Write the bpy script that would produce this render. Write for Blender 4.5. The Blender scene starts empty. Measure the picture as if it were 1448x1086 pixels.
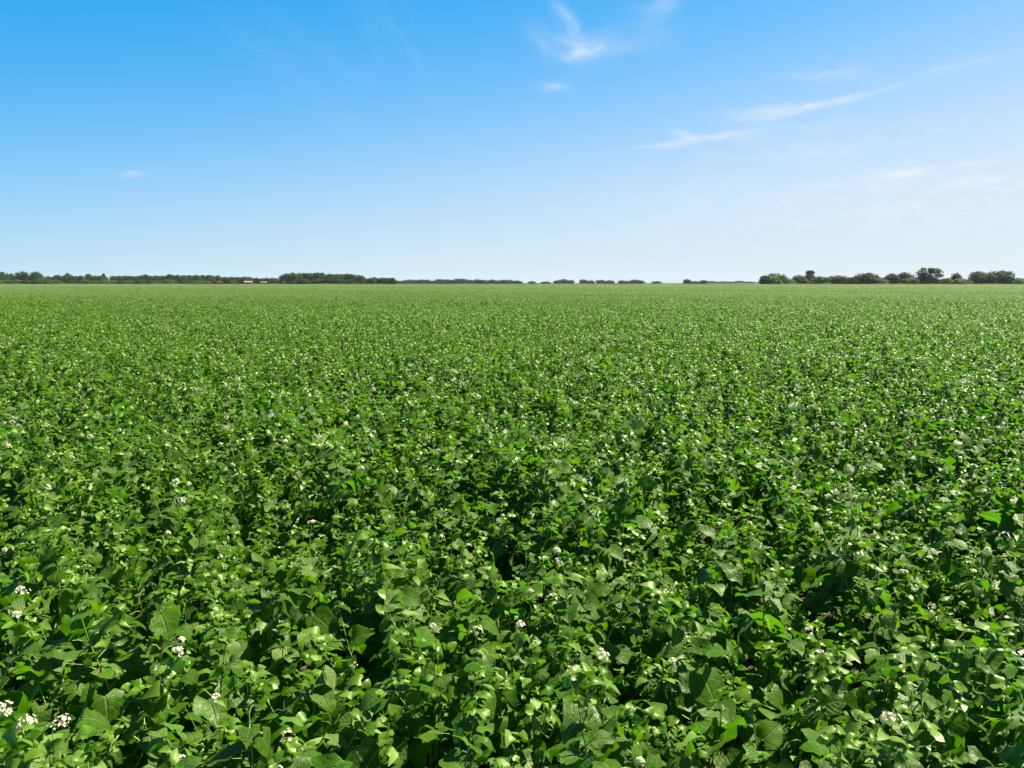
import bpy, math, random
import numpy as np

R = math.radians
scene = bpy.context.scene
COL = scene.collection

# ------------------------------------------------------------------ camera
FPX, CX, CY = 1115.0, 724.0, 543.0          # focal length and centre in photograph pixels
HORIZON = 399.6
PITCH = math.atan((CY - HORIZON) / FPX)
CAM_Z = 1.62
cam_d = bpy.data.cameras.new('camera')
cam_d.sensor_width = 36.0
cam_d.lens = 36.0 * FPX / 1448.0
cam_d.clip_start, cam_d.clip_end = 0.05, 60000
cam = bpy.data.objects.new('camera', cam_d)
COL.objects.link(cam)
cam.location = (0, 0, CAM_Z)
cam.rotation_euler = (R(90) - PITCH, 0, 0)
scene.camera = cam

# ------------------------------------------------------------------ sun, sky, exposure
SUN_EL, SUN_AZ = 52.0, 62.0                 # azimuth to the right of the view
sun_d = bpy.data.lights.new('sun', 'SUN')
sun_d.energy = 5.0
sun_d.angle = R(0.5)
sun_d.color = (1.0, 0.945, 0.81)
sun = bpy.data.objects.new('sun', sun_d)
COL.objects.link(sun)
sun.rotation_euler = (R(90 - SUN_EL), 0, R(180 - SUN_AZ))
sun.location = (60, 40, 90)

scene.view_settings.view_transform = 'Standard'
scene.view_settings.look = 'None'
EXPO = 1.6
scene.view_settings.exposure = EXPO
scene.view_settings.gamma = 1.0
scene.view_settings.use_curve_mapping = False
cy = scene.cycles
cy.max_bounces = 8
cy.diffuse_bounces = 2
cy.glossy_bounces = 2
cy.transmission_bounces = 3
cy.transparent_max_bounces = 8
cy.volume_bounces = 0
cy.sample_clamp_indirect = 4.0

world = bpy.data.worlds.new('World')
scene.world = world
world.use_nodes = True


class Nodes:
    def __init__(self, tree):
        self.t = tree
        tree.nodes.clear()

    def n(self, typ, **kw):
        o = self.t.nodes.new(typ)
        for k, v in kw.items():
            setattr(o, k, v)
        return o

    def put(self, sock, v):
        if hasattr(v, 'is_output'):
            self.t.links.new(v, sock)
        else:
            sock.default_value = v

    def m(self, op, a, b=None, c=None, clamp=False):
        o = self.n('ShaderNodeMath', operation=op, use_clamp=clamp)
        self.put(o.inputs[0], a)
        if b is not None:
            self.put(o.inputs[1], b)
        if c is not None:
            self.put(o.inputs[2], c)
        return o.outputs[0]

    def mix(self, fac, a, b, blend='MIX'):
        o = self.n('ShaderNodeMix', data_type='RGBA', blend_type=blend)
        self.put(o.inputs[0], fac)
        self.put(o.inputs[6], a)
        self.put(o.inputs[7], b)
        return o.outputs[2]

    def smooth(self, v, lo, hi, a=0.0, b=1.0):
        o = self.n('ShaderNodeMapRange', interpolation_type='SMOOTHSTEP')
        self.put(o.inputs[0], v)
        o.inputs[1].default_value, o.inputs[2].default_value = lo, hi
        o.inputs[3].default_value, o.inputs[4].default_value = a, b
        return o.outputs[0]

    def noise(self, vec, scale, detail=4, rough=0.55, dist=0.0):
        o = self.n('ShaderNodeTexNoise')
        self.put(o.inputs['Vector'], vec)
        o.inputs['Scale'].default_value = scale
        o.inputs['Detail'].default_value = detail
        o.inputs['Roughness'].default_value = rough
        o.inputs['Distortion'].default_value = dist
        return o.outputs['Fac']

    def vec(self, x, y, z):
        o = self.n('ShaderNodeCombineXYZ')
        for i, v in enumerate((x, y, z)):
            self.put(o.inputs[i], v)
        return o.outputs[0]


def pixel_dir(px, py):
    a, b = (px - CX) / FPX, (CY - py) / FPX
    c, s = math.cos(PITCH), math.sin(PITCH)
    return np.array((a, c + b * s, -s + b * c))


def azel(px, py):
    d = pixel_dir(px, py)
    return math.degrees(math.atan2(d[0], d[1])), math.degrees(math.atan2(d[2], math.hypot(d[0], d[1])))


N = Nodes(world.node_tree)
out = N.n('ShaderNodeOutputWorld')
bg = N.n('ShaderNodeBackground')
bg.inputs['Strength'].default_value = 0.105
sky = N.n('ShaderNodeTexSky', sky_type='NISHITA')
sky.sun_disc = False
sky.sun_elevation = R(SUN_EL)
sky.sun_rotation = R(SUN_AZ)
sky.altitude = 100
sky.air_density = 1.0
sky.dust_density = 0.4
sky.ozone_density = 2.0
tc = N.n('ShaderNodeTexCoord')
sep = N.n('ShaderNodeSeparateXYZ')
N.t.links.new(tc.outputs['Generated'], sep.inputs[0])
AZ = N.m('MULTIPLY', N.m('ARCTAN2', sep.outputs[0], sep.outputs[1]), 180 / math.pi)
EL = N.m('MULTIPLY', N.m('ARCSINE', sep.outputs[2]), 180 / math.pi)
# the photographed blue: the Nishita sky with a steeper colour response, paling into hazy air low down and towards the sun
K = 2.0 ** EXPO * 0.105
srgb_ = N.n('ShaderNodeSeparateColor')
N.t.links.new(sky.outputs[0], srgb_.inputs[0])
GAM = 0.4175
chan = [N.m('MULTIPLY', N.m('POWER', N.m('MULTIPLY', srgb_.outputs[i], 0.105), GAM), g / K) for i, g in enumerate((0.001, 0.6356, 1.1739))]
deep = N.vec(*chan)
az_c = N.m('MINIMUM', N.m('MAXIMUM', AZ, -50.0), 62.0)
el_c = N.m('MINIMUM', N.m('MAXIMUM', EL, 0.0), 40.0)
lg = N.m('ADD', N.m('ADD', 1.54, N.m('MULTIPLY', az_c, 0.0265)), N.m('ADD', N.m('MULTIPLY', el_c, -0.2104), N.m('MULTIPLY', N.m('MULTIPLY', az_c, el_c), 0.0006)))
pale = N.m('DIVIDE', 1.0, N.m('ADD', 1.0, N.m('EXPONENT', N.m('MULTIPLY', lg, -1.0))))
zen = N.smooth(EL, 18.5, 48.0, 1.0, 0.16)          # the zenith is far darker than the air near the horizon
deep_v = N.n('ShaderNodeVectorMath', operation='SCALE')
N.t.links.new(deep, deep_v.inputs[0])
N.t.links.new(zen, deep_v.inputs['Scale'])
deep = deep_v.outputs[0]
sky_col = N.mix(pale, deep, (0.854 / K, 0.892 / K, 0.922 / K, 1.0))


def streak(px, py, length, width, tilt, amount, seed, fine=1.0, bend=0.0, soft=False):
    """one wisp of cirrus: a soft spindle of fibrous noise fixed at a bearing and a height"""
    a0, e0 = azel(px, py)
    c, s = math.cos(R(tilt)), math.sin(R(tilt))
    da, de = N.m('SUBTRACT', AZ, a0), N.m('SUBTRACT', EL, e0)
    u = N.m('ADD', N.m('MULTIPLY', da, c), N.m('MULTIPLY', de, s))
    v = N.m('ADD', N.m('MULTIPLY', da, -s), N.m('MULTIPLY', de, c))
    if bend:
        v = N.m('SUBTRACT', v, N.m('MULTIPLY', N.m('MULTIPLY', u, u), bend))
    warp = N.m('MULTIPLY', N.m('SUBTRACT', N.noise(N.vec(u, v, seed), 0.35 * fine, 3), 0.5), width * 2.0)
    v = N.m('ADD', v, warp)
    uu, vv = N.m('DIVIDE', u, length), N.m('DIVIDE', v, width)
    r2 = N.m('ADD', N.m('MULTIPLY', uu, uu), N.m('MULTIPLY', vv, vv))
    g = N.m('EXPONENT', N.m('MULTIPLY', r2, -1.0))
    fine = fine * (0.55 if soft else 1.0)
    fib = N.noise(N.vec(N.m('MULTIPLY', u, 0.45 if soft else 0.22), N.m('MULTIPLY', v, 1.1), seed + 3.7), 1.3 * fine, 6, 0.6, 0.12)
    f = N.smooth(fib, 0.22, 0.80) if soft else N.smooth(fib, 0.34, 0.72)
    return N.m('MULTIPLY', N.m('MULTIPLY', g, f), amount)


CLOUDS = [
    # px, py, length, width, tilt, amount, bend
    (824, 72, 2.4, 0.75, 6, 1.1, 0.10), (806, 40, 2.4, 0.5, 116, 0.7, 0.05), (925, 12, 2.0, 0.8, 28, 0.5, 0.0),
    (770, 58, 1.6, 0.7, -38, 0.45, 0.0), (890, 62, 4.5, 0.8, 10, 0.22, 0.0), (788, 121, 1.0, 0.36, 4, 0.65, 0.0),
    (1190, 102, 4.6, 0.45, 2, 0.45, 0.0), (1340, 95, 4.6, 0.35, 5, 0.35, 0.0),
    (1195, 141, 5.0, 0.24, 9, 0.9, 0.0), (1110, 155, 3.5, 0.25, 7, 0.7, 0.0), (1085, 158, 3.4, 0.55, 6, 0.55, 0.0),
    (975, 190, 1.5, 0.26, -14, 0.75, 0.0), (1000, 197, 2.6, 0.30, 4, 0.8, 0.0), (925, 210, 3.6, 0.30, 8, 0.75, 0.0), (1070, 188, 4.0, 0.38, 4, 0.55, 0.0),
    (1130, 178, 5.0, 0.6, 0, 0.4, 0.0), (1060, 216, 5.0, 0.5, 3, 0.45, 0.0), (1180, 212, 6.0, 0.35, 2, 0.4, 0.0),
    (1320, 240, 8.0, 0.34, 4, 1.0, 0.0), (1410, 256, 6.0, 0.3, 3, 0.7, 0.0), (1260, 262, 9.0, 0.6, 2, 0.5, 0.0), (1400, 290, 9.0, 2.0, 2, 0.75, 0.0), (1290, 200, 8.0, 1.3, 3, 0.3, 0.0), (1200, 300, 9.0, 1.2, 1, 0.4, 0.0),
    (1010, 270, 9.0, 1.4, 2, 0.3, 0.0), (189, 245, 0.65, 0.22, 8, 0.55, 0.0),
    (430, 85, 5.0, 1.6, -20, 0.09, 0.0), (560, 50, 5.0, 1.6, -50, 0.08, 0.0), (460, 150, 4.0, 1.0, -38, 0.08, 0.0),
]
cover = None
for i, (px, py, ln, wd, tl, am, bd) in enumerate(CLOUDS):
    s_ = streak(px, py, ln * (1.0 if ln < 1.5 or wd > 0.9 else 0.75), wd, tl, am * 0.85, 11.3 * i + 2.0, 1.0, bd, i < 6)
    cover = s_ if cover is None else N.m('ADD', cover, s_)
cover = N.m('MINIMUM', cover, 0.92)
lit = N.mix(cover, sky_col, (0.82 / K, 0.90 / K, 0.98 / K, 1.0))
N.t.links.new(lit, bg.inputs['Color'])
N.t.links.new(bg.outputs[0], out.inputs[0])


# ------------------------------------------------------------------ materials
def new_mat(name):
    m = bpy.data.materials.new(name)
    m.use_nodes = True
    n = Nodes(m.node_tree)
    return m, n, n.n('ShaderNodeOutputMaterial')


def ramp(n, fac, stops):
    o = n.n('ShaderNodeValToRGB')
    n.put(o.inputs[0], fac)
    e = o.color_ramp.elements
    while len(e) < len(stops):
        e.new(0.5)
    for el, (p, c) in zip(e, stops):
        el.position, el.color = p, (*c, 1.0)
    return o.outputs[0]


def principled(n, color, rough=0.6, spec=0.5, normal=None, tint=None):
    p = n.n('ShaderNodeBsdfPrincipled')
    n.put(p.inputs['Base Color'], color)
    n.put(p.inputs['Roughness'], rough)
    n.put(p.inputs['Specular IOR Level'], spec)
    if tint is not None:
        p.inputs['Specular Tint'].default_value = (*tint, 1)
    if normal is not None:
        n.put(p.inputs['Normal'], normal)
    return p.outputs[0]


def leaf_material(name, stops, trans, trans_fac, rough=0.44, spec=0.40, veins=True):
    stops = [(p, tuple(c * 0.86 for c in col)) for p, col in stops]
    trans = tuple(c * 0.88 for c in trans)
    m, n, o = new_mat(name)
    at = n.n('ShaderNodeAttribute', attribute_name='rnd')
    col = ramp(n, at.outputs['Fac'], stops)
    normal = None
    tcol = n.mix(at.outputs['Fac'], (*trans, 1), (trans[0] * 1.5, trans[1] * 1.15, trans[2], 1))
    spots = None
    if veins:
        # only some of the blades are waxy; the rest are matt
        spec = n.smooth(n.noise(n.vec(n.m('MULTIPLY', at.outputs['Fac'], 91.0), 0.0, 0.0), 1.0, 0), 0.38, 0.66, 0.10, 0.45)
        uv = n.n('ShaderNodeUVMap', uv_map='UVMap')
        sp = n.n('ShaderNodeSeparateXYZ')
        n.t.links.new(uv.outputs[0], sp.inputs[0])
        au = n.m('ABSOLUTE', n.m('SUBTRACT', n.m('MULTIPLY', sp.outputs[0], 2.0), 1.0))
        t = sp.outputs[1]
        mid = n.smooth(au, 0.03, 0.09, 1.0, 0.0)
        w = n.m('ABSOLUTE', n.m('SUBTRACT', n.m('FRACT', n.m('SUBTRACT', n.m('MULTIPLY', t, 5.0), n.m('MULTIPLY', au, 1.9))), 0.5))
        side = n.m('MULTIPLY', n.smooth(w, 0.02, 0.09, 1.0, 0.0), n.smooth(au, 0.7, 1.0, 0.30, 0.0))
        vein = n.m('MAXIMUM', mid, side)
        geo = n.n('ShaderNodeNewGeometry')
        mot = n.noise(n.vec(n.m('MULTIPLY', sp.outputs[0], 4.0), n.m('MULTIPLY', t, 4.0), n.m('MULTIPLY', at.outputs['Fac'], 60.0)), 1.6, 4)
        col = n.mix(n.smooth(mot, 0.35, 0.7, 0.0, 0.35), col, (0.105, 0.19, 0.035, 1))
        col = n.mix(n.m('MULTIPLY', vein, 0.45), col, (0.19, 0.30, 0.08, 1))
        tcol = n.mix(n.m('MULTIPLY', vein, 0.35), tcol, (0.36, 0.5, 0.10, 1))
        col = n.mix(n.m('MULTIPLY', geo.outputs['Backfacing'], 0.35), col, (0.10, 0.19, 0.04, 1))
        sp_n = n.noise(n.vec(n.m('MULTIPLY', sp.outputs[0], 9.0), n.m('MULTIPLY', t, 9.0), n.m('MULTIPLY', at.outputs['Fac'], 37.0)), 2.2, 2)
        spots = n.smooth(sp_n, 0.70, 0.76, 0.0, 0.8)   # insect bites and rust
        col = n.mix(spots, col, (0.16, 0.10, 0.035, 1))
        bmp = n.n('ShaderNodeBump')
        bmp.inputs['Strength'].default_value = 0.9
        bmp.inputs['Distance'].default_value = 0.004
        hgt = n.m('SUBTRACT', n.m('MULTIPLY', mot, 0.6), n.m('MULTIPLY', vein, 0.8))
        n.t.links.new(hgt, bmp.inputs['Height'])
        normal = bmp.outputs[0]
    p = principled(n, col, rough, spec, normal, (0.96, 1.0, 0.62))
    tr = n.n('ShaderNodeBsdfTranslucent')
    n.put(tr.inputs['Color'], tcol)
    mx = n.n('ShaderNodeMixShader')
    mx.inputs[0].default_value = trans_fac
    n.t.links.new(p, mx.inputs[1])
    n.t.links.new(tr.outputs[0], mx.inputs[2])
    n.t.links.new(mx.outputs[0], o.inputs[0])
    return m


G1, G2, G3 = (0.018, 0.070, 0.002), (0.044, 0.124, 0.003), (0.150, 0.222, 0.055)
LEAF = leaf_material('crop_leaf', [(0, G1), (0.5, G2), (0.76, (0.055, 0.145, 0.007)), (0.90, G3), (0.97, G3), (1, (0.20, 0.235, 0.035))], (0.072, 0.250, 0.002), 0.42)
LEAF_Y = leaf_material('yellowing_leaf', [(0, (0.09, 0.17, 0.012)), (0.5, (0.14, 0.21, 0.018)), (1, (0.20, 0.24, 0.03))],
                       (0.20, 0.36, 0.01), 0.36)
# the downy young shoots at the top of every plant are paler than the grown blades
SHOOT = leaf_material('young_shoot', [(0, (0.050, 0.150, 0.006)), (0.65, (0.118, 0.225, 0.020)), (1, (0.22, 0.34, 0.075))], (0.095, 0.30, 0.005), 0.33, 0.42, 0.34, False)


def plain(name, color, rough=0.6, spec=0.4, vary=0.3, scale=8.0, trans=None):
    m, n, o = new_mat(name)
    tcn = n.n('ShaderNodeTexCoord')
    f = n.noise(tcn.outputs['Object'], scale, 5)
    dark = tuple(c * (1 - vary) for c in color)
    light = tuple(min(1, c * (1 + vary)) for c in color)
    col = n.mix(f, (*dark, 1), (*light, 1))
    p = principled(n, col, rough, spec)
    if trans:
        tr = n.n('ShaderNodeBsdfTranslucent')
        n.put(tr.inputs['Color'], (*trans, 1))
        mx = n.n('ShaderNodeMixShader')
        mx.inputs[0].default_value = 0.5
        n.t.links.new(p, mx.inputs[1])
        n.t.links.new(tr.outputs[0], mx.inputs[2])
        p = mx.outputs[0]
    n.t.links.new(p, o.inputs[0])
    return m


STEM = plain('crop_stem', (0.17, 0.24, 0.05), 0.45, 0.5, 0.45, 9.0)
PETAL = plain('petal', (0.76, 0.73, 0.58), 0.6, 0.3, 0.06, 40.0, (0.75, 0.70, 0.5))
POLLEN = plain('flower_centre', (0.55, 0.45, 0.06), 0.6, 0.3, 0.2, 40.0)
BUD = plain('flower_bud', (0.70, 0.55, 0.44), 0.6, 0.3, 0.35, 60.0)
SOIL = plain('soil', (0.075, 0.055, 0.036), 0.95, 0.15, 0.5, 2.5)
BARK = plain('bark', (0.09, 0.07, 0.05), 0.9, 0.2, 0.3, 2.0)


# ------------------------------------------------------------------ mesh helpers
class Acc:
    """collects polygons with a uv, a random number and a material slot, then builds ONE mesh"""
    def __init__(self):
        self.v, self.f, self.uv, self.r, self.mi = [], [], [], [], []
        self.count = 0

    def add(self, v, f, uv=None, r=0.5, mi=0):
        v = np.asarray(v, dtype=np.float32).reshape(-1, 3)
        f = np.asarray(f, dtype=np.int32)
        self.v.append(v)
        self.f.append(f + self.count)
        self.uv.append(np.zeros((len(v), 2), np.float32) if uv is None else np.asarray(uv, np.float32))
        self.r.append(np.full(len(v), r, np.float32) if np.isscalar(r) else np.asarray(r, np.float32))
        self.mi.append(np.full(len(f), mi, np.int32))
        self.count += len(v)

    def mesh(self, name, mats, smooth=True):
        me = bpy.data.meshes.new(name)
        v = np.concatenate(self.v)
        tot = np.concatenate([np.full(len(f), f.shape[1], np.int32) for f in self.f])
        loops = np.concatenate([f.ravel() for f in self.f]).astype(np.int32)
        me.vertices.add(len(v))
        me.vertices.foreach_set('co', v.ravel())
        me.loops.add(len(loops))
        me.loops.foreach_set('vertex_index', loops)
        me.polygons.add(len(tot))
        start = np.concatenate(([0], np.cumsum(tot)[:-1])).astype(np.int32)
        me.polygons.foreach_set('loop_start', start)
        me.polygons.foreach_set('material_index', np.concatenate(self.mi))
        me.polygons.foreach_set('use_smooth', np.full(len(tot), smooth))
        uvl = me.uv_layers.new(name='UVMap')
        uvl.data.foreach_set('uv', np.concatenate(self.uv)[loops].ravel())
        a = me.attributes.new('rnd', 'FLOAT', 'POINT')
        a.data.foreach_set('value', np.concatenate(self.r))
        for m in mats:
            me.materials.append(m)
        me.update(calc_edges=True)
        return me


def obj(name, me, parent=None, loc=None):
    o = bpy.data.objects.new(name, me)
    COL.objects.link(o)
    if parent is not None:
        o.parent = parent
    if loc is not None:
        o.location = loc
    return o


def tag(o, label=None, cat=None, group=None, kind=None):
    for k, v in (('label', label), ('category', cat), ('group', group), ('kind', kind)):
        if v:
            o[k] = v
    return o


def empty(name, loc, label, cat, group=None, rz=0.0, scale=(1, 1, 1)):
    o = bpy.data.objects.new(name, None)
    COL.objects.link(o)
    o.empty_display_size = 0.1
    o.location, o.rotation_euler, o.scale = loc, (0, 0, rz), scale
    return tag(o, label, cat, group)


def tube(acc, pts, radii, sides=5, mi=0):
    pts = np.asarray(pts, float)
    k = len(pts)
    tan = np.gradient(pts, axis=0)
    tan /= np.linalg.norm(tan, axis=1)[:, None] + 1e-9
    ref = np.array((1.0, 0.13, 0.0))
    a = np.cross(tan, ref)
    a /= np.linalg.norm(a, axis=1)[:, None] + 1e-9
    b = np.cross(tan, a)
    ang = np.arange(sides) * 2 * math.pi / sides
    v = pts[:, None, :] + np.asarray(radii)[:, None, None] * (np.cos(ang)[None, :, None] * a[:, None, :] + np.sin(ang)[None, :, None] * b[:, None, :])
    f = []
    for i in range(k - 1):
        for j in range(sides):
            q = (j + 1) % sides
            f.append((i * sides + j, i * sides + q, (i + 1) * sides + q, (i + 1) * sides + j))
    acc.add(v.reshape(-1, 3), f, mi=mi)


# ------------------------------------------------------------------ leaves of the crop: heart-shaped blades
def leaf_template(us, rows):
    tab = {'t': [0, .08, .2, .36, .52, .68, .84, 1.0], 'w': [.35, .50, .575, .575, .52, .415, .26, 0.05], 'b': [.24, .20, .13, .06, .02, 0, 0, 0]}
    t = np.array(rows)
    w = np.interp(t, tab['t'], tab['w'])
    b = np.interp(t, tab['t'], tab['b'])
    u = np.array(us)
    X = w[:, None] * u[None, :]
    Y = t[:, None] - b[:, None] * np.abs(u)[None, :]
    U = np.repeat(u[None, :], len(t), 0)
    T = np.repeat(t[:, None], len(u), 1)
    nc = len(u)
    f = []
    for i in range(len(t) - 1):
        for j in range(nc - 1):
            f.append((i * nc + j, i * nc + j + 1, (i + 1) * nc + j + 1, (i + 1) * nc + j))
    return X.ravel(), Y.ravel(), U.ravel(), T.ravel(), np.array(f)


TEMPL = {
    0: leaf_template((-1, -.55, 0, .55, 1), (0, .14, .32, .5, .68, .85, 1)),
    1: leaf_template((-1, 0, 1), (0, .22, .55, 1)),
    2: leaf_template((-1, 0, 1), (.05, 1)),
}


def add_leaves(acc, L, lod, rng, mi=0, young_mi=None):
    if young_mi is not None:
        y = np.array(L['young'], bool)
        for sel, slot in ((~y, mi), (y, young_mi)):
            if sel.any():
                add_leaves(acc, {k: np.asarray(L[k])[sel] for k in ('pos', 'dir', 'up', 'size')}, lod, rng, slot)
        return
    """L: arrays of base point, blade direction, up direction, size; builds all leaves at once"""
    X, Y, U, T, F = TEMPL[lod]
    pos, yd, zd, size = (np.asarray(L[k], float) for k in ('pos', 'dir', 'up', 'size'))
    n = len(pos)
    yd /= np.linalg.norm(yd, axis=1)[:, None]
    xd = np.cross(yd, zd)
    xd /= np.linalg.norm(xd, axis=1)[:, None] + 1e-9
    zd = np.cross(xd, yd)
    fold = rng.uniform(0.0, 0.42, n)[:, None]
    small = (size < 0.034)[:, None]
    fold = np.where(small, fold * 1.6, fold)
    curl = rng.uniform(0.0, 0.75, n)[:, None] * np.where(small, 2.2, 1.0)
    wave = rng.uniform(0.02, 0.15, n)[:, None]
    ph = rng.uniform(0, 6.28, n)[:, None]
    wide = rng.uniform(0.85, 1.12, n)[:, None]
    lop = rng.uniform(-0.14, 0.14, n)[:, None]
    x = X[None] * wide * (1 + 0.10 * np.sin(T[None] * 8.5 + 1.7 * ph) * np.abs(U[None])) + lop * Y[None] ** 2
    y = np.repeat(Y[None], n, 0)
    z = fold * np.abs(X[None]) - curl * y ** 2 - 0.25 * np.abs(X[None]) ** 2 + wave * np.sin(T[None] * 9 + ph + U[None] * 1.3) * np.abs(U[None])
    v = pos[:, None, :] + size[:, None, None] * (x[..., None] * xd[:, None, :] + y[..., None] * yd[:, None, :] + z[..., None] * zd[:, None, :])
    nv = len(X)
    f = (F[None] + (np.arange(n) * nv)[:, None, None]).reshape(-1, F.shape[1])
    uv = np.stack([np.repeat(((U + 1) / 2)[None], n, 0), np.repeat(T[None], n, 0)], -1).reshape(-1, 2)
    r = np.clip(rng.normal(0.5, 0.26, n), 0, 0.97)
    r[rng.random(n) < 0.005] = 1.0                    # a few yellowing blades
    r = np.repeat(r, nv)
    acc.add(v.reshape(-1, 3), f, uv, r, mi)


def skeleton(rng, height=0.7, nstem=3, nleaf=44, spread=0.13, broad=0, big=1.0):
    """stems, petioles, leaf placements and flower-head spots of one bushy plant, root at the origin"""
    L = {'pos': [], 'dir': [], 'up': [], 'size': [], 'young': []}
    stems, pets, tips = [], [], []

    def put(p, az, pitch, size, roll, young=False):
        d = np.array((math.cos(az) * math.cos(pitch), math.sin(az) * math.cos(pitch), math.sin(pitch)))
        up = np.array((-math.cos(az) * math.sin(pitch), -math.sin(az) * math.sin(pitch), math.cos(pitch)))
        side = np.array((-math.sin(az), math.cos(az), 0))
        up = up * math.cos(roll) + side * math.sin(roll)
        L['pos'].append(p); L['dir'].append(d); L['up'].append(up); L['size'].append(size); L['young'].append(young)

    a0 = rng.uniform(0, 6.28)
    for s in range(nstem):
        az = a0 + s * 6.28 / nstem + rng.uniform(-.5, .5)
        h = height * rng.uniform(0.78, 1.08)
        lean = spread * rng.uniform(0.6, 1.5)
        k = 7
        q = np.linspace(0, 1, k)
        wob = rng.normal(0, 0.012, (k, 2))
        wob[0] = 0
        pts = np.stack([math.cos(az) * lean * q ** 1.3 + wob[:, 0], math.sin(az) * lean * q ** 1.3 + wob[:, 1], h * q], 1)
        stems.append((pts, np.linspace(0.0036, 0.0014, k)))
        tips.append((pts[-1], az))
        nl = nleaf // nstem
        la = rng.uniform(0, 6.28)
        for i in range(nl):
            tt = 0.38 + 0.62 * ((i + rng.uniform(0, 1)) / nl) ** 0.8
            p = np.array([np.interp(tt, q, pts[:, c]) for c in range(3)])
            la += 2.4 + rng.uniform(-.5, .5)
            top = (tt - 0.38) / 0.62
            size = big * np.interp(top, [0, .35, .7, .9, 1], [.052, .060, .055, .041, .026]) * rng.uniform(0.65, 1.3)
            pl = np.interp(top, [0, .5, .85, 1], [.085, .06, .022, .006]) * rng.uniform(0.6, 1.4)
            pe = rng.uniform(0.1, 0.9)
            e = p + pl * np.array((math.cos(la) * math.cos(pe), math.sin(la) * math.cos(pe), math.sin(pe)))
            if pl > 0.012:
                pets.append((p, e))
            put(e, la + rng.uniform(-.5, .5), rng.normal(-0.26, 0.48), size, rng.normal(0, 0.40))
        for i in range(rng.integers(6, 12)):           # the curled little leaves of the growing tip
            p = pts[-1] + rng.normal(0, 0.020, 3) + np.array((0, 0, 0.016))
            put(p, rng.uniform(0, 6.28), rng.uniform(0.0, 1.1), rng.uniform(0.010, 0.028), rng.normal(0, 0.7), True)
    for i in range(broad):                            # broad flat leaves lying on top of the canopy
        az = rng.uniform(0, 6.28)
        p = np.array((math.cos(az) * 0.05, math.sin(az) * 0.05, height * rng.uniform(0.88, 0.97)))
        pets.append((np.array((0, 0, height * 0.7)), p))
        put(p, az, rng.uniform(-0.35, 0.1), rng.uniform(0.064, 0.080), rng.normal(0, 0.25))
    return L, stems, pets, tips


def add_stems(acc, stems, pets, sides=5, mi=0):
    for pts, rad in stems:
        tube(acc, pts, rad, sides, mi)
    for a, b in pets:
        midp = (a + b) / 2 + np.array((0, 0, 0.006))
        tube(acc, [a, midp, b], [0.0014, 0.0011, 0.0010], 3, mi)


def flower_head(acc, rng, n=16, rad=0.017, mats=(0, 1, 2), detail=True):
    """a head of small five-petalled flowers and buds round the origin"""
    for i in range(n):
        d = rng.normal(0, 1, 3)
        d[2] = abs(d[2]) + 0.15
        d /= np.linalg.norm(d)
        c = d * rad * rng.uniform(0.75, 1.1)
        c[2] *= 1.25
        ref = np.array((0.2, 0.9, 0.3))
        a = np.cross(d, ref); a /= np.linalg.norm(a)
        b = np.cross(d, a)
        if detail and rng.random() < 0.25:            # a bud
            s = rng.uniform(0.0016, 0.0026)
            v = [c + s * 1.5 * d, c + s * a, c + s * b, c - s * a, c - s * b, c - s * 1.5 * d]
            acc.add(v, [(0, 1, 2), (0, 2, 3), (0, 3, 4), (0, 4, 1), (5, 2, 1), (5, 3, 2), (5, 4, 3), (5, 1, 4)], mi=mats[2])
            continue
        s = rng.uniform(0.0040, 0.0062)
        if detail:
            for k in range(5):
                an = k * 1.2566 + rng.uniform(-.15, .15)
                e = math.cos(an) * a + math.sin(an) * b
                g = -math.sin(an) * a + math.cos(an) * b
                v = [c, c + s * .55 * e + s * .42 * g + s * .25 * d, c + s * e + s * .45 * d, c + s * .55 * e - s * .42 * g + s * .25 * d]
                acc.add(v, [(0, 3, 2, 1)], mi=mats[0])
            q = s * 0.28
            v = [c + q * 1.6 * d, c + q * a + q * .6 * d, c + q * b + q * .6 * d, c - q * a + q * .6 * d, c - q * b + q * .6 * d]
            acc.add(v, [(0, 1, 2), (0, 2, 3), (0, 3, 4), (0, 4, 1)], mi=mats[1])
        else:
            acc.add([c + s * a, c + s * b, c - s * a, c - s * b], [(0, 1, 2, 3)], mi=mats[0])


# prototypes of the single plants: shared mesh data for every copy
rng = np.random.default_rng(7)
PROTO = []
for i in range(16):
    broad = 2 if i >= 12 else 0
    h = rng.uniform(0.62, 0.76)
    L, stems, pets, tips = skeleton(rng, h, 3, 51 if not broad else 42, 0.13, broad, 1.0 if i % 3 else 1.15)
    fa, sa = Acc(), Acc()
    add_leaves(fa, L, 0, rng, 0, 1)
    add_stems(sa, stems, pets)
    PROTO.append({'foliage': fa.mesh('foliage', [LEAF, SHOOT]), 'stem': sa.mesh('stem', [STEM]), 'tips': tips, 'h': h})
HEADS = []
for i in range(6):
    ha = Acc()
    top = rng.uniform(0.045, 0.085)
    bend = rng.normal(0, 0.012, 2)
    hd = Acc()
    flower_head(hd, rng, int(rng.integers(9, 22)), rng.uniform(0.010, 0.017))
    for v, f, mi in zip(hd.v, hd.f, hd.mi):
        pass
    off = np.array((bend[0], bend[1], top), np.float32)
    for v in hd.v:
        v += off
    tube(hd, [(0, 0, -.01), (bend[0] * .3, bend[1] * .3, top * .55), tuple(off)], [0.0015, 0.0012, 0.0011], 4, 3)
    HEADS.append(hd.mesh('flower_cluster', [PETAL, POLLEN, BUD, STEM]))


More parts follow.
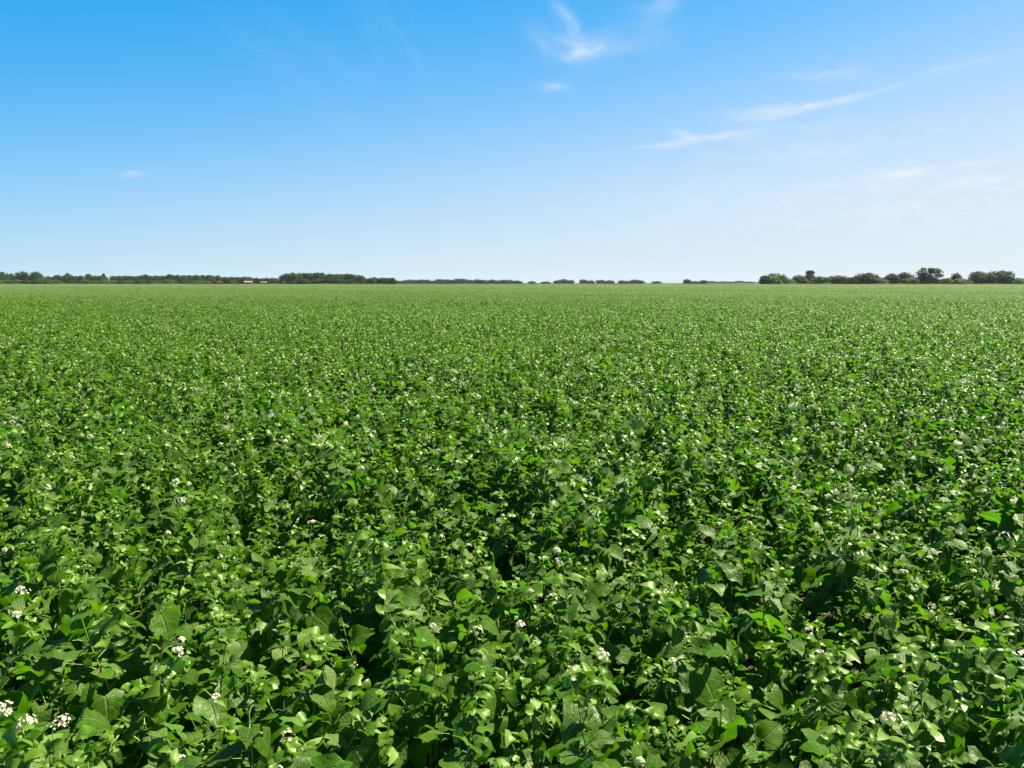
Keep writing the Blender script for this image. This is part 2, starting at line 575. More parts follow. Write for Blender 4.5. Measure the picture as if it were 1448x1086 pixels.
def make_plant(x, y, proto, heads, rz, sc, label, group, rng, lead=None):
    """one plant: an Empty with its stem, foliage and flower clusters"""
    P = PROTO[proto]
    t = empty('crop_plant', (x, y, 0), label, 'plant', group, rz, (sc, sc, sc))
    obj('stem', P['stem'], t)
    obj('foliage', P['foliage'], t)
    for k in range(heads):
        p, az = P['tips'][k % len(P['tips'])]
        c = obj('flower_cluster', HEADS[int(rng.integers(0, len(HEADS)))], t, p)
        c.rotation_euler = (rng.normal(0, .2), rng.normal(0, .2), rng.uniform(0, 6.28))
        s = rng.uniform(0.85, 1.35)
        s *= 0.84
        c.scale = (s, s, s)
    return t


def ground_hit(px, py, z):
    d = pixel_dir(px, py)
    k = (z - CAM_Z) / d[2]
    return d[0] * k, d[1] * k


def in_frame(x, y, z=0.7, m=0):
    c, s = math.cos(PITCH), math.sin(PITCH)
    dz = z - CAM_Z
    depth = y * c - dz * s
    if depth < 0.2:
        return False
    px = CX + FPX * x / depth
    py = CY - FPX * (y * s + dz * c) / depth
    return -m < px < 1448 + m and py < 1086 + m


def height_var(x, y):
    a = math.sin(1.9 * x + 0.7 * y + 1.0) * math.sin(1.3 * y - 0.6 * x)
    b = math.sin(5.1 * x + 2.0 + 1.4 * math.sin(2.3 * y)) * math.sin(4.6 * y + 0.4 + 1.2 * math.sin(1.7 * x))
    return 0.98 + 0.06 * a + 0.105 * b


# plants one can point at: flowering ones and ones with broad pale leaves, each where it stands
SPECIAL = [
    (107, 962, 2, 'flowering crop plant with a loose pair of white blossom clusters, lowest at the left'),
    (42, 925, 1, 'flowering crop plant with two tiny white blossoms close to the left side'),
    (328, 1026, 2, 'flowering crop plant with two white heads on thin pale stalks, lowest left of centre'),
    (432, 902, 1, 'flowering crop plant with one creamy head above dark leaves, left of the broad pale leaves'),
    (400, 943, 2, 'flowering crop plant with a small pair of white heads in front of the creamy head'),
    (612, 852, 1, 'flowering crop plant whose blossoms sit against a pale upright leaf'),
    (640, 886, 1, 'flowering crop plant with a sparse yellow-white head beside drooping stalks'),
    (652, 1026, 2, 'flowering crop plant with a bright white head lying on a pale leaf, lowest centre'),
    (812, 966, 2, 'flowering crop plant with a white head over a pinkish one, centre front'),
    (818, 850, 2, 'flowering crop plant with two round white heads one above the other'),
    (805, 808, 2, 'flowering crop plant with a large white head, taller than its neighbours in the middle'),
    (975, 790, 1, 'flowering crop plant with a lone white head right of the large central one'),
    (1055, 908, 2, 'flowering crop plant with silvery tip leaves and white heads, right of centre'),
    (1215, 884, 2, 'flowering crop plant with pale yellowish heads, behind the broad green leaves at right'),
    (1265, 962, 1, 'flowering crop plant with one drooping pinkish head in front of the broad green leaves'),
    (1352, 1003, 1, 'flowering crop plant with a pink-tinged head, lowest at the right'),
    (1128, 746, 2, 'flowering crop plant with a spiky white head, left of the twin large heads'),
    (1245, 726, 3, 'flowering crop plant with the largest star-like white head, upper right of the front plants'),
    (1328, 780, 2, 'flowering crop plant with white heads below and right of the star-like one'),
    (1440, 770, 2, 'flowering crop plant with a bright white head close to the right side'),
    (212, 770, 2, 'flowering crop plant with white and yellow heads above dark gaps at left'),
    (135, 838, 1, 'flowering crop plant with a small cream head at left, behind the loose white pair'),
]
BROAD = [
    (566, 1003, 12, 'crop plant with two broad pale heart-shaped leaves side by side, lowest centre'),
    (538, 890, 13, 'crop plant with one round pale leaf over a dark one, left of centre'),
    (650, 975, 14, 'crop plant with a pale folded leaf over a broad green leaf, beside a dark hollow'),
    (1375, 940, 15, 'crop plant with a large bright green leaf lit from behind, near the right side'),
    (1298, 958, 12, 'crop plant with a glowing green pointed leaf, left of the large bright one'),
    (1110, 1012, 13, 'crop plant with an upright narrow pale leaf, lower right'),
    (70, 1028, 14, 'crop plant with a large pale leaf showing its midrib, lowest left corner'),
    (375, 857, 15, 'crop plant with a broad dark green leaf below the row of small pale tips'),
    (830, 1060, 12, 'crop plant with folded grey-green leaves, lowest right of centre'),
    (285, 948, 13, 'crop plant with a broad bright leaf bent at its midrib, left front'),
]
prng = np.random.default_rng(21)
taken = []
GROUP = 'crop plants standing closest in the field'
for px, py, nh, lab in SPECIAL:
    x, y = ground_hit(px, py, 0.76)
    make_plant(x, y, int(prng.integers(0, 12)), nh, prng.uniform(0, 6.28), prng.uniform(0.98, 1.06), lab, GROUP, prng)
    taken.append((x, y))
for px, py, pr, lab in BROAD:
    x, y = ground_hit(px, py, 0.66)
    make_plant(x, y, pr, 0, prng.uniform(0, 6.28), prng.uniform(0.96, 1.04), lab, GROUP, prng)
    taken.append((x, y))

SP = 0.195                                     # spacing of the plants
cand = []
gx = int(40 / SP)
for i in range(-gx, gx):
    for j in range(-20, int(9.5 / SP)):
        x = (i + 0.5 * (j % 2)) * SP + prng.uniform(-.06, .06)
        y = j * SP * 0.9 + prng.uniform(-.06, .06)
        cand.append((x, y))
cand = [c for c in cand if abs(c[0]) < 0.85 * max(c[1], 0) + 3.0]
cand = [c for c in cand if all((c[0] - a) ** 2 + (c[1] - b) ** 2 > 0.115 ** 2 for a, b in taken)]
cand = [c for c in cand if prng.random() > 0.09]
cand = [c for c in cand if not (abs(c[0]) < 0.32 and abs(c[1]) < 0.34)]    # where the photographer stands
vis = sorted((c for c in cand if in_frame(*c, m=60)), key=lambda c: c[0] ** 2 + c[1] ** 2)
near = vis[:300 - len(taken)]
near_set = set(near)
SIDE = ('left', 'middle', 'right')
for x, y in near:
    nh = int(prng.choice([0, 0, 0, 1]))
    side = SIDE[0 if x / y < -0.22 else (2 if x / y > 0.22 else 1)]
    band = 'first rank' if y < 2.2 else ('second rank' if y < 3.1 else 'third rank')
    lab = '%s crop plant, %s of the field, %s of the picture' % (
        'heart-leaved one-blossomed' if nh else 'heart-leaved blossomless', band, side)
    make_plant(x, y, int(prng.integers(0, 12 if prng.random() < .8 else 16)), nh, prng.uniform(0, 6.28),
               height_var(x, y) * prng.uniform(0.84, 1.10), lab, GROUP, prng)

# ------------------------------------------------------------------ the rest of the field: one mass of the same plants
lib = bpy.data.collections.new('crop_forms')       # forms the field is scattered from; not part of the scene itself
FORMS = []


def form(name, me):
    o = bpy.data.objects.new(name, me)
    lib.objects.link(o)
    FORMS.append(name)
    return len(FORMS) - 1


frng = np.random.default_rng(5)
single = []
for i in range(14):
    h = frng.uniform(0.62, 0.76)
    L, stems, pets, tips = skeleton(frng, h, 3, 51, 0.13, 1 if i % 5 == 0 else 0, 1.0 if i % 3 else 1.15)
    a = Acc()
    add_leaves(a, L, 0, frng, 0, 5)
    add_stems(a, stems, pets, 4, 1)
    if i % 3 == 0:
        hd = Acc()
        flower_head(hd, frng, 14, 0.015, (2, 3, 4))
        for v, f, mi in zip(hd.v, hd.f, hd.mi):
            v += np.asarray(tips[0][0] + np.array((0, 0, 0.060)), np.float32)
        a.v += hd.v; a.uv += hd.uv; a.r += hd.r; a.mi += hd.mi
        a.f += [f + a.count for f in hd.f]
        a.count += hd.count
    yel = i == 13
    single.append(form('crop_form_a%02d' % i, a.mesh('crop_form', [LEAF_Y if yel else LEAF, STEM, PETAL, POLLEN, BUD, SHOOT])))


def patch(size, density, lod, nleaf, flower_share, yellow=False, big=1.0):
    a = Acc()
    n = int(size * size * density)
    side = int(math.ceil(math.sqrt(n)))
    Ls = {'pos': [], 'dir': [], 'up': [], 'size': [], 'young': []}
    heads = []
    ox, oy = frng.uniform(0, 50, 2)
    for i in range(side):
        for j in range(side):
            x = ((i + frng.uniform(0, 1)) / side - .5) * size
            y = ((j + frng.uniform(0, 1)) / side - .5) * size
            calm = 0.10 if lod == 2 else 1.0
            hgt = 0.69 * (1 + calm * (height_var(x + ox, y + oy) - 1)) * (1 + calm * frng.uniform(-0.12, 0.10))
            L, stems, pets, tips = skeleton(frng, hgt, 2 if lod == 2 else 3, nleaf, 0.13, 0, big)
            base = np.array((x, y, 0))
            ok = [k for k in range(len(L['pos'])) if L['pos'][k][2] > 0.36 * hgt / 0.69]
            for k in ok:
                Ls['pos'].append(L['pos'][k] + base)
                for q in ('dir', 'up', 'size', 'young'):
                    Ls[q].append(L[q][k])
            if lod == 1:
                for pts, rad in stems:
                    tube(a, pts[2::2] + base, rad[2::2], 3, 1)
            if frng.random() < flower_share:
                heads.append(tips[0][0] + base + np.array((0, 0, 0.055)))
    add_leaves(a, Ls, lod, frng, 0, 5)
    for p in heads:
        hd = Acc()
        flower_head(hd, frng, 10 if lod == 1 else 5, 0.016 if lod == 1 else 0.022, (2, 3, 4), False)
        for v, f in zip(hd.v, hd.f):
            a.add(v + np.asarray(p, np.float32), f - f.min(), mi=2)
    return a.mesh('crop_form', [LEAF_Y if yellow else LEAF, STEM, PETAL, POLLEN, BUD, SHOOT])


patch_b = [form('crop_form_b%02d' % i, patch(1.0, 28, 1, 51, 0.36)) for i in range(7)]
patch_y = form('crop_form_c00', patch(1.0, 28, 1, 42, 0.2, True))
patch_c = [form('crop_form_d%02d' % i, patch(4.0, 26, 2, 48, 0.62, False, 1.15)) for i in range(4)]

FIELD_END = 345.0
pts = []   # x, y, z, scale xyz, rot, form
for c in cand:
    if c in near_set:
        continue
    pts.append((c[0], c[1], 0, height_var(*c) * frng.uniform(0.84, 1.10), frng.uniform(0, 6.28), single[int(frng.integers(0, 13))]))
B0, B1 = 9.5 * 0.9, 40.0
yb = B0
while yb < B1:
    half = 0.85 * yb + 4.0
    for i in range(-int(half), int(half) + 1):
        x, y = float(i), yb + 0.5
        yl = math.exp(-((x + 14.5) / 3.5) ** 2 - ((y - 21) / 4.0) ** 2)
        f_ = patch_y if frng.random() < 0.09 * yl else patch_b[int(frng.integers(0, 7))]
        pts.append((x + frng.uniform(-.04, .04), y, 0, 1.0 + 0.05 * math.sin(x * .33 + 2) * math.sin(y * .41) + frng.uniform(-.04, .04),
                    int(frng.integers(0, 4)) * math.pi / 2, f_))
    yb += 1.0
yc = yb
while yc < FIELD_END:
    half = 0.80 * yc + 8.0
    for i in range(-int(half / 4), int(half / 4) + 1):
        pts.append((i * 4.0, yc + 2.0, 0, 1.0 + 0.035 * math.sin(i * .5 + yc * .11) + frng.uniform(-.03, .03),
                    int(frng.integers(0, 4)) * math.pi / 2, patch_c[int(frng.integers(0, 4))]))
    yc += 4.0
P = np.array(pts, np.float32)
fm = bpy.data.meshes.new('crop_field')
fm.vertices.add(len(P))
fm.vertices.foreach_set('co', P[:, :3].ravel())
for nm, typ, arr, key in (('sc', 'FLOAT', P[:, 3], 'value'), ('rz', 'FLOAT', P[:, 4], 'value'), ('which', 'INT', P[:, 5].astype(np.int32), 'value')):
    at = fm.attributes.new(nm, typ, 'POINT')
    at.data.foreach_set(key, arr)
fm.update()
field = obj('crop_field', fm)
tag(field, 'dense green flowering crop stretching back to the far tree line', 'crop field', kind='stuff')

ng = bpy.data.node_groups.new('scatter_crop', 'GeometryNodeTree')
ng.interface.new_socket('Geometry', in_out='INPUT', socket_type='NodeSocketGeometry')
ng.interface.new_socket('Geometry', in_out='OUTPUT', socket_type='NodeSocketGeometry')
gi, go = ng.nodes.new('NodeGroupInput'), ng.nodes.new('NodeGroupOutput')
iop = ng.nodes.new('GeometryNodeInstanceOnPoints')
ci = ng.nodes.new('GeometryNodeCollectionInfo')
ci.inputs['Collection'].default_value = lib
ci.inputs['Separate Children'].default_value = True
ci.inputs['Reset Children'].default_value = True
iop.inputs['Pick Instance'].default_value = True


def named(nm, typ):
    a = ng.nodes.new('GeometryNodeInputNamedAttribute')
    a.data_type = typ
    a.inputs['Name'].default_value = nm
    return a.outputs['Attribute']


cr = ng.nodes.new('ShaderNodeCombineXYZ')
ng.links.new(named('rz', 'FLOAT'), cr.inputs[2])
e2r = ng.nodes.new('FunctionNodeEulerToRotation')
ng.links.new(cr.outputs[0], e2r.inputs[0])
ng.links.new(gi.outputs[0], iop.inputs['Points'])
ng.links.new(ci.outputs[0], iop.inputs['Instance'])
ng.links.new(named('which', 'INT'), iop.inputs['Instance Index'])
ng.links.new(e2r.outputs[0], iop.inputs['Rotation'])
ng.links.new(named('sc', 'FLOAT'), iop.inputs['Scale'])
ng.links.new(iop.outputs[0], go.inputs[0])
mod = field.modifiers.new('scatter', 'NODES')
mod.node_group = ng

# ------------------------------------------------------------------ ground
GR, n, o = new_mat('ground')
tcn = n.n('ShaderNodeTexCoord')
f1 = n.noise(tcn.outputs['Object'], 3.0, 6)
f2 = n.noise(tcn.outputs['Object'], 0.02, 5)
soil = n.mix(f1, (0.035, 0.026, 0.017, 1), (0.10, 0.075, 0.05, 1))
grass = n.mix(f2, (0.055, 0.10, 0.022, 1), (0.11, 0.14, 0.04, 1))
geo = n.n('ShaderNodeSeparateXYZ')
n.t.links.new(tcn.outputs['Object'], geo.inputs[0])
far = n.smooth(geo.outputs[1], FIELD_END - 2, FIELD_END + 6)
n.t.links.new(principled(n, n.mix(far, soil, grass), 0.95, 0.1), o.inputs[0])
ga = Acc()
ga.add([(-9000, -3000, 0), (9000, -3000, 0), (9000, 15000, 0), (-9000, 15000, 0)], [(0, 1, 2, 3)])
tag(obj('ground', ga.mesh('ground', [GR], False)), 'flat brown soil and dry grass reaching to the horizon', 'ground', kind='structure')

# ------------------------------------------------------------------ dry grass on the far margin of the field
DRY = leaf_material('dry_grass', [(0, (0.14, 0.15, 0.05)), (0.5, (0.30, 0.24, 0.11)), (1, (0.42, 0.33, 0.17))], (0.30, 0.24, 0.10), 0.3, 0.6, 0.2, False)
grng = np.random.default_rng(3)
a = Acc()
ngr = 60000
gx_ = grng.uniform(-330, 330, ngr)
gy_ = FIELD_END + 11 + grng.uniform(0, 13, ngr)
az = grng.uniform(0, 6.28, ngr)
hh = grng.uniform(0.7, 1.12, ngr) * (1 + 0.12 * np.sin(gx_ * .21) * np.sin(gx_ * .057 + 1))
ww = grng.uniform(0.12, 0.32, ngr)
base = np.stack([gx_, gy_, np.zeros(ngr)], 1)
sd = np.stack([np.cos(az) * ww, np.sin(az) * ww, np.zeros(ngr)], 1)
ln_ = np.stack([grng.normal(0, .15, ngr), grng.normal(0, .15, ngr), hh], 1)
v = np.stack([base - sd, base + sd, base + ln_ + sd * .3, base + ln_ - sd * .3], 1)
f = np.arange(ngr * 4).reshape(-1, 4)
a.add(v.reshape(-1, 3), f, None, np.repeat(np.clip(grng.normal(.55, .25, ngr), 0, 1), 4))
tag(obj('dry_grass', a.mesh('dry_grass', [DRY], False)), 'thin strip of tall tan grass along the far margin of the field', 'grass', kind='stuff')

# ------------------------------------------------------------------ trees
CROWN = [leaf_material('crown_%d' % i, [(0, c0), (0.5, c1), (1, c2)], tr, 0.25, 0.6, 0.15, False) for i, (c0, c1, c2, tr) in enumerate([
    ((0.014, 0.042, 0.008), (0.030, 0.076, 0.013), (0.058, 0.118, 0.022), (0.06, 0.15, 0.010)),
    ((0.036, 0.080, 0.012), (0.070, 0.140, 0.022), (0.115, 0.195, 0.036), (0.12, 0.25, 0.015)),
    ((0.009, 0.030, 0.007), (0.018, 0.050, 0.010), (0.036, 0.080, 0.016), (0.035, 0.095, 0.008)),
    ((0.10, 0.085, 0.035), (0.17, 0.14, 0.055), (0.26, 0.20, 0.09), (0.2, 0.15, 0.05))])]
trng = np.random.default_rng(17)


def crown_mesh(name, lobes, nleaf, mat, leaf=0.34):
    """lobes: (x, y, z, rx, ry, rz) foliage masses; leaves are small clumps spread through them"""
    a = Acc()
    vol = np.array([l[3] * l[4] + l[3] * l[5] for l in lobes])
    cnt = (nleaf * vol / vol.sum()).astype(int)
    for l, c in zip(lobes, cnt):
        d = trng.normal(0, 1, (c, 3))
        d /= np.linalg.norm(d, axis=1)[:, None]
        rr = trng.uniform(0.25, 1.0, c) ** 0.45 * (1 + 0.22 * np.sin(d[:, 0] * 6 + l[0] * 3 + 2 * d[:, 1]) * np.sin(d[:, 2] * 5 + l[1] + 2) + trng.normal(0, .06, c))
        p = np.array(l[:3]) + d * rr[:, None] * np.array(l[3:6])
        p[:, 2] = np.maximum(p[:, 2], 0.15)
        nrm = d + trng.normal(0, .6, (c, 3)) + np.array((0, 0, .35))
        nrm /= np.linalg.norm(nrm, axis=1)[:, None]
        t1 = np.cross(nrm, trng.normal(0, 1, (c, 3)))
        t1 /= np.linalg.norm(t1, axis=1)[:, None]
        t2 = np.cross(nrm, t1)
        s = leaf * trng.uniform(0.55, 1.25, c)[:, None]
        v = np.stack([p - t1 * s, p - t2 * s * .6, p + t1 * s, p + t2 * s * .6], 1)
        tone = np.clip(trng.normal(trng.uniform(.35, .65), .2, c), 0, 1)
        a.add(v.reshape(-1, 3), np.arange(c * 4).reshape(-1, 4), None, np.repeat(tone, 4))
    return a.mesh(name, [mat], False)


def trunk_mesh(lobes, rad):
    a = Acc()
    top = max(l[2] for l in lobes)
    k = 5
    q = np.linspace(0, 1, k)
    tube(a, np.stack([0.15 * np.sin(q * 3), 0.1 * np.sin(q * 4), q * top * 0.9], 1), np.linspace(rad, rad * .35, k), 7)
    for l in lobes:
        z0 = min(top * .35, l[2] * .6)
        tube(a, [(0, 0, z0), (l[0] * .5, l[1] * .5, (z0 + l[2]) / 2 + .1), (l[0], l[1], l[2])], [rad * .5, rad * .32, rad * .14], 5)
    return a.mesh('trunk', [BARK])


def dome(n, w, h, low=0.5):
    L = [(0, 0, h * .62, w * .34, w * .34, h * .36)]
    for k in range(n):
        an = k * 6.28 / n + trng.uniform(-.4, .4)
        r = w * trng.uniform(.24, .34)
        z = h * trng.uniform(low * .55, .68)
        s = w * trng.uniform(.18, .28)
        L.append((r * math.cos(an), r * math.sin(an), z, s, s, min(z * .95, h * .94 - z) * trng.uniform(.75, 1.0)))
    for k in range(5):                                # small lumps that break the outline
        an, r = trng.uniform(0, 6.28), w * trng.uniform(.05, .33)
        s = w * trng.uniform(.06, .12)
        L.append((r * math.cos(an), r * math.sin(an), h * (.97 - .45 * (r / (.36 * w)) ** 2) - s * .8, s, s, s * trng.uniform(.8, 1.2)))
    return L


# kinds, all modelled 8 m tall and about 8 m wide
KIND = {}
for i in range(5):
    KIND['broad%d' % i] = (dome(9, 8.0, 8.0, 0.35), 5200, CROWN[(0, 0, 2, 0, 2)[i]], .32)
for i in range(3):
    KIND['bush%d' % i] = (dome(7, 8.0, 8.0, 0.2) + [(-1.6, .5, 2.0, 2.2, 2.2, 2.0), (1.7, -.5, 2.0, 2.2, 2.0, 2.0)], 4600, CROWN[(1, 1, 0)[i]], .32)
KIND['open'] = ([(-1.9, 0, 5.4, 1.7, 1.6, 1.7), (1.6, .3, 6.2, 1.9, 1.7, 1.5), (2.7, 0, 4.4, 1.2, 1.2, .9), (-.6, .2, 3.2, 2.2, 2, 2.2),
                 (-2.6, .1, 2.4, 1.5, 1.4, 1.6), (1.4, -.2, 2.3, 1.5, 1.4, 1.6), (.4, 0, 7.2, .9, .9, .7), (-1.5, 0, 7.1, .8, .8, .7)], 2900, CROWN[2], .28)
KIND['tuft'] = ([(0, 0, 7.0, 1.5, 1.4, .75), (-1.0, .1, 6.3, 1.0, .9, .6), (1.1, 0, 6.4, 1.0, .9, .6), (0, .1, 5.6, .9, .9, .8), (.1, 0, 2.4, 3.8, 3.0, 2.4), (-1.2, .3, 4.4, 1.2, 1.2, 1.3), (1.0, .2, 4.6, 1.2, 1.2, 1.2)], 3000, CROWN[0], .3)
KIND['dry'] = (dome(5, 8.0, 8.0, 0.3), 900, CROWN[3], .5)
KMESH = {k: (crown_mesh('crown', l, n_, m_, lf), trunk_mesh(l, 0.24)) for k, (l, n_, m_, lf) in KIND.items()}


def tree(px, top, width, dist, kind, label, group, name='tree', cat='tree', squeeze=1.0):
    """px: bearing, top: height of its top, width: all as the photograph measures them, at a real distance"""
    d = pixel_dir(px, HORIZON)
    k = dist / d[1]
    h = CAM_Z + (HORIZON - top) * dist / FPX / math.cos(PITCH)
    w = width * dist / FPX
    t = empty(name, (d[0] * k, dist, 0), label, cat, group, float(trng.uniform(-.5, .5)) if kind in ('open', 'tuft') else float(trng.uniform(0, 6.28)),
              (w / 8.0, w / 8.0, h / 7.85))
    obj('trunk', KMESH[kind][1], t)
    obj('crown', KMESH[kind][0], t)
    return t


RIGHT = 'trees standing at right beyond the field'
for row in [
    (1095, 386.2, 44, 405, 'bush0', 'wide light green bushy tree at the left tip of the right-hand row'),
    (1081, 389.5, 16, 402, 'broad1', 'small dark tree leaning on the light bushy tree at the left tip'),
    (1128, 389.0, 26, 410, 'broad0', 'low dark tree just left of the tree with a tuft on top'),
    (1145, 382.4, 27, 415, 'tuft', 'slender tree with a small tufted crown poking above its low neighbours'),
    (1160, 390.5, 30, 404, 'bush1', 'low light green shrubby tree right below the tufted one'),
    (1184, 389.3, 26, 410, 'broad2', 'low round tree midway between tufted tree and first dark dome'),
    (1202, 392.0, 20, 402, 'bush2', 'low pale bush left of the first dark dome'),
    (1227, 386.0, 40, 398, 'broad4', 'first dark dome-shaped tree standing alone left of centre in the row'),
    (1246, 393.5, 22, 392, 'bush0', 'low light green bush at the right foot of the first dark dome'),
    (1260, 386.6, 24, 400, 'broad2', 'left half of the twin dark crowns'),
    (1278, 385.0, 24, 402, 'broad4', 'right and taller half of the twin dark crowns'),
    (1284, 393.2, 28, 391, 'bush1', 'light green bush in front of the twin dark crowns'),
    (1313, 378.8, 42, 396, 'open', 'tallest tree of the row with an open two-lobed crown'),
    (1338, 393.0, 22, 398, 'bush1', 'low light bush right of the tallest open tree'),
    (1351, 385.6, 17, 404, 'broad3', 'small thin tree with a rounded top above pale bushes'),
    (1358, 393.3, 32, 392, 'bush0', 'pale green bush under the small thin tree'),
    (1383, 383.6, 27, 398, 'broad1', 'dark round tree left of the last broad crown'),
    (1414, 382.2, 40, 400, 'broad3', 'broadest dark crown, last large tree on the right'),
    (1399, 387.0, 18, 396, 'broad4', 'dark low crown wedged between the last two large trees'),
    (1441, 393.0, 24, 420, 'bush2', 'low hazy bush at the far right'),
]:
    tree(*row, RIGHT)
LOWR = 'low bushes along the foot of the right-hand row'
LEFT = 'trees of the long left-hand row'
for row in [
    (4, 384.3, 20, 440, 'broad0', 'dark round tree cut by the left side of the picture'),
    (17, 386.5, 9, 446, 'broad1', 'small pointed tree between the first two round crowns at far left'),
    (32, 383.8, 20, 440, 'broad2', 'left one of two matching large round crowns'),
    (51, 383.8, 21, 442, 'broad3', 'right one of two matching large round crowns'),
    (69, 390.0, 12, 440, 'bush0', 'low light tree right of the two large round crowns'),
    (82, 388.5, 14, 440, 'broad1', 'upright dark tree left of the rounded taller crown'),
    (97, 385.8, 13, 444, 'broad0', 'rounded crown rising above the even part of the left row'),
    (126, 386.6, 11, 450, 'broad3', 'small crown peeking over the even part of the left row'),
    (147, 386.6, 11, 452, 'tuft', 'small flat-topped crown peeking over the left row'),
    (206, 388.0, 14, 448, 'broad2', 'dark crown just left of where the left row steps up'),
    (240, 387.4, 14, 446, 'broad0', 'tree at the step where the left row grows taller'),
]:
    tree(*row, LEFT)


def row_of(x0, x1, step, tops, width, dist, kinds, label, group):
    x = x0
    while x < x1:
        tp = np.interp(x, [t[0] for t in tops], [t[1] for t in tops])
        tree(x + trng.uniform(-2, 2), tp + (trng.uniform(-.5, .9) if dist < 700 else trng.uniform(-1.0, 1.3)), width * trng.uniform(.8, 1.3), dist + trng.uniform(-10, 14),
             kinds[int(trng.integers(0, len(kinds)))], label, group)
        x += step * trng.uniform(.75, 1.25)


BR = ['broad0', 'broad1', 'broad2', 'broad3', 'broad4', 'bush2']
row_of(58, 238, 8.5, [(58, 391), (100, 389.5), (238, 390)], 15, 446, BR + ['bush0', 'bush1'], 'mid green tree in the even low part of the left row', LEFT)
row_of(244, 310, 8, [(244, 388.3), (310, 388.4)], 15, 440, BR, 'tree in the taller dense part of the left row', LEFT)
row_of(0, 310, 13, [(0, 395.5), (310, 395.5)], 18, 426, ['bush0', 'bush1', 'bush2', 'broad0'], 'low bush at the foot of the left row', 'bushes at the foot of the left row')
row_of(306, 395, 8, [(306, 391), (330, 391.2), (380, 392.6), (402, 394.5)], 14, 480, BR, 'low tree of the gap behind the two sheds', 'trees behind the sheds')
row_of(1086, 1446, 13, [(1086, 394), (1446, 394.4)], 20, 412, ['bush0', 'bush1', 'bush2', 'broad0'], 'low bush filling the foot of the right-hand row of trees', LOWR)
MID = 'trees of the dense grove left of centre'
row_of(407, 512, 8.5, [(398, 391), (404, 387.4), (415, 385.6), (450, 385.3), (475, 386.8), (497, 387.6), (514, 390)], 19, 428, BR, 'dark tree of the dense grove left of centre', MID)
row_of(406, 516, 11, [(402, 394), (516, 394.5)], 18, 420, BR, 'low dark tree along the front of the dense grove', MID)
row_of(516, 556, 7, [(516, 392), (556, 392.4)], 13, 445, BR, 'lower tree trailing off right of the dense grove', 'low trees right of the dense grove')
FARG = 'far-off trees along the middle of the horizon'
row_of(560, 735, 7, [(560, 396.2), (625, 395.6), (640, 394.6), (680, 394.8), (700, 395.6), (735, 396.4)], 14, 950, BR, 'far-off bluish tree in the long thin row at mid horizon', FARG)
for px, tp, w in [(788, 396.4, 12), (796, 394.4, 17), (806, 395.8, 14), (825, 395.0, 12), (835, 396.2, 13), (850, 395.6, 16), (861, 396.2, 18), 
                  (879, 396.2, 13), (887, 397.0, 12), (897, 395.2, 14), (906, 396.4, 13), (929, 397.5, 16), (556, 397.2, 14), (772, 397.9, 16), (752, 397.6, 12)]:
    tree(px, tp, w, 980, BR[int(trng.integers(0, 6))], 'far-off tree in the scattered clumps right of mid horizon', FARG)
tree(972, 394.6, 13, 800, 'broad2', 'far dark tree standing with a smaller one on the open horizon', FARG)
tree(995, 395.9, 12, 800, 'broad4', 'smaller far tree right of the dark one on the open horizon', FARG)
tree(983, 397.4, 16, 805, 'bush2', 'low far bush between the two trees on the open horizon', FARG)
row_of(1004, 1078, 9, [(1004, 398.0), (1050, 397.8), (1078, 397.0)], 14, 1500, BR, 'faint far tree on the thin line left of the right-hand row', FARG)
DRYG = 'dry shrubs in front of the left row'
for px, tp, w, lab in [(295, 397.6, 9, 'leftmost of the tan dry shrubs near the sheds'), (310, 396.9, 9, 'middle tan dry shrub left of the sheds'),
                       (329, 396.7, 6, 'tan dry shrub nearest to the pink shed'), (402, 397.6, 5, 'small tan shrub at the left foot of the dense grove')]:
    tree(px, tp, w, 412, 'dry', lab, DRYG, 'dry_shrub', 'shrub')

# ------------------------------------------------------------------ the two sheds
WALLP = plain('plaster', (0.27, 0.205, 0.185), 0.9, 0.2, 0.08, 1.2)
WALLT = plain('ochre_plaster', (0.22, 0.165, 0.11), 0.9, 0.2, 0.1, 1.2)
TILE = plain('roof_tile', (0.26, 0.185, 0.165), 0.85, 0.2, 0.15, 3.0)
TILET = plain('ochre_roof', (0.24, 0.17, 0.10), 0.85, 0.2, 0.15, 3.0)
WOOD = plain('door_wood', (0.12, 0.08, 0.05), 0.8, 0.2, 0.3, 3.0)
PANE = plain('window_pane', (0.05, 0.06, 0.07), 0.15, 0.6, 0.1, 1.0)


def box(acc, c, s, mi=0):
    x, y, z = c
    a, b, d = s[0] / 2, s[1] / 2, s[2] / 2
    v = [(x + i * a, y + j * b, z + k * d) for i in (-1, 1) for j in (-1, 1) for k in (-1, 1)]
    acc.add(v, [(0, 1, 3, 2), (4, 6, 7, 5), (0, 4, 5, 1), (2, 3, 7, 6), (0, 2, 6, 4), (1, 5, 7, 3)], mi=mi)


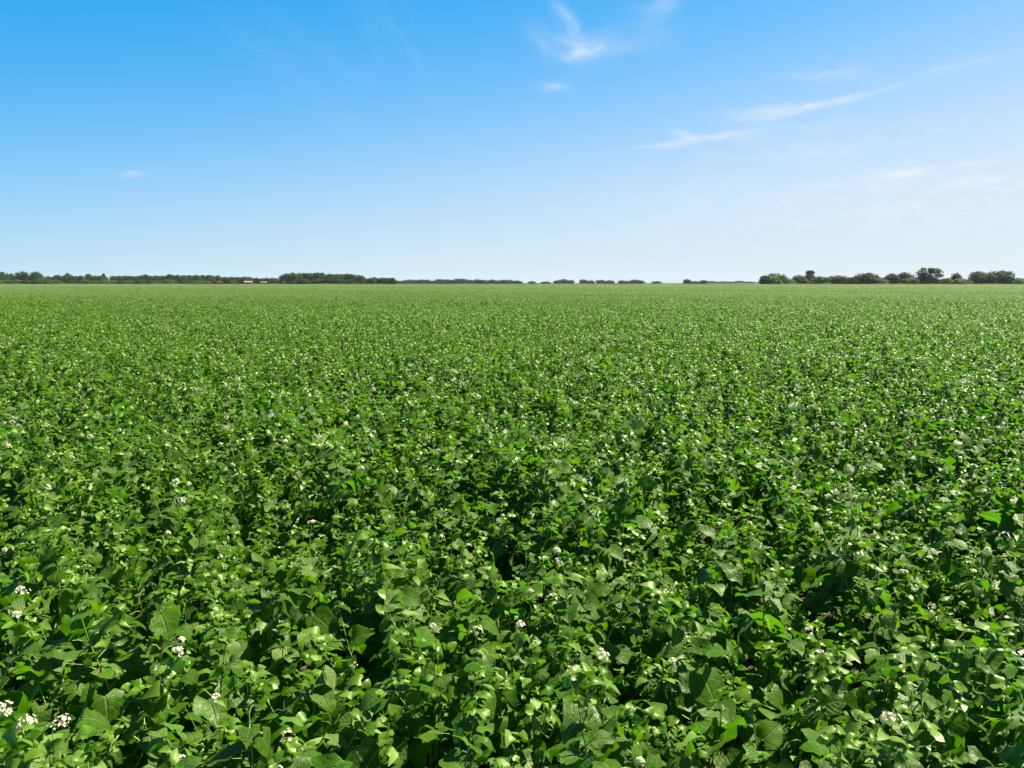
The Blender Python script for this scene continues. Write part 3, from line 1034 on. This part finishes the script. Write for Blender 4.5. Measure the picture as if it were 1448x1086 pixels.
def shed(px, dist, w, d, hw, hr, wall, roof, label):
    q = pixel_dir(px, HORIZON)
    t = empty('shed', (q[0] * dist / q[1], dist, 0), label, 'shed', 'sheds below the left row', 0.25)
    a = Acc()
    a.add([(-w/2, -d/2, 0), (w/2, -d/2, 0), (w/2, d/2, 0), (-w/2, d/2, 0), (-w/2, -d/2, hw), (w/2, -d/2, hw), (w/2, d/2, hw), (-w/2, d/2, hw)],
          [(0, 1, 5, 4), (1, 2, 6, 5), (2, 3, 7, 6), (3, 0, 4, 7)])
    a.add([(-w/2, -d/2, hw), (-w/2, d/2, hw), (-w/2, 0, hw + hr * .9)], [(0, 2, 1)])
    a.add([(w/2, -d/2, hw), (w/2, d/2, hw), (w/2, 0, hw + hr * .9)], [(0, 1, 2)])
    obj('wall', a.mesh('wall', [wall], False), t)
    a = Acc()
    o_, th = 0.25, 0.09
    for s in (-1, 1):
        y0, z0 = s * (d/2 + o_), hw - o_ * hr / (d/2) + .02
        x0 = w/2 + o_
        v = [(-x0, y0, z0), (x0, y0, z0), (x0, 0, hw + hr + .02), (-x0, 0, hw + hr + .02)]
        v += [(p[0], p[1], p[2] + th) for p in v]
        a.add(v, [(0, 1, 2, 3), (4, 7, 6, 5), (0, 4, 5, 1), (1, 5, 6, 2), (2, 6, 7, 3), (3, 7, 4, 0)])
    obj('roof', a.mesh('roof', [roof], False), t)
    a = Acc(); box(a, (-w * .18, -d/2 - .02, .95), (.85, .08, 1.9)); obj('door', a.mesh('door', [WOOD], False), t)
    a = Acc(); box(a, (w * .25, -d/2 - .02, hw * .62), (.8, .08, .8)); obj('window', a.mesh('window', [PANE], False), t)
    return t


shed(351, 430, 3.9, 3.6, 1.85, .5, WALLP, TILE, 'low pinkish plastered shed with a shallow tiled roof, left of the other shed')
shed(373, 434, 2.8, 2.8, 1.7, .4, WALLT, TILET, 'smaller ochre shed with a shallow roof, right of the pinkish shed')

# ------------------------------------------------------------------ the air over the plain
HZ, n, o = new_mat('haze')
pv = n.n('ShaderNodeVolumePrincipled')
pv.inputs['Color'].default_value = (0.80, 0.90, 1.0, 1.0)
pv.inputs['Density'].default_value = 0.00007
pv.inputs['Anisotropy'].default_value = 0.0
n.t.links.new(pv.outputs[0], o.inputs['Volume'])
a = Acc()
box(a, (0, 950, 9), (2600, 2300, 20))
tag(obj('haze', a.mesh('haze', [HZ], False)), 'thin bluish summer haze over the far part of the plain', 'haze', kind='stuff')
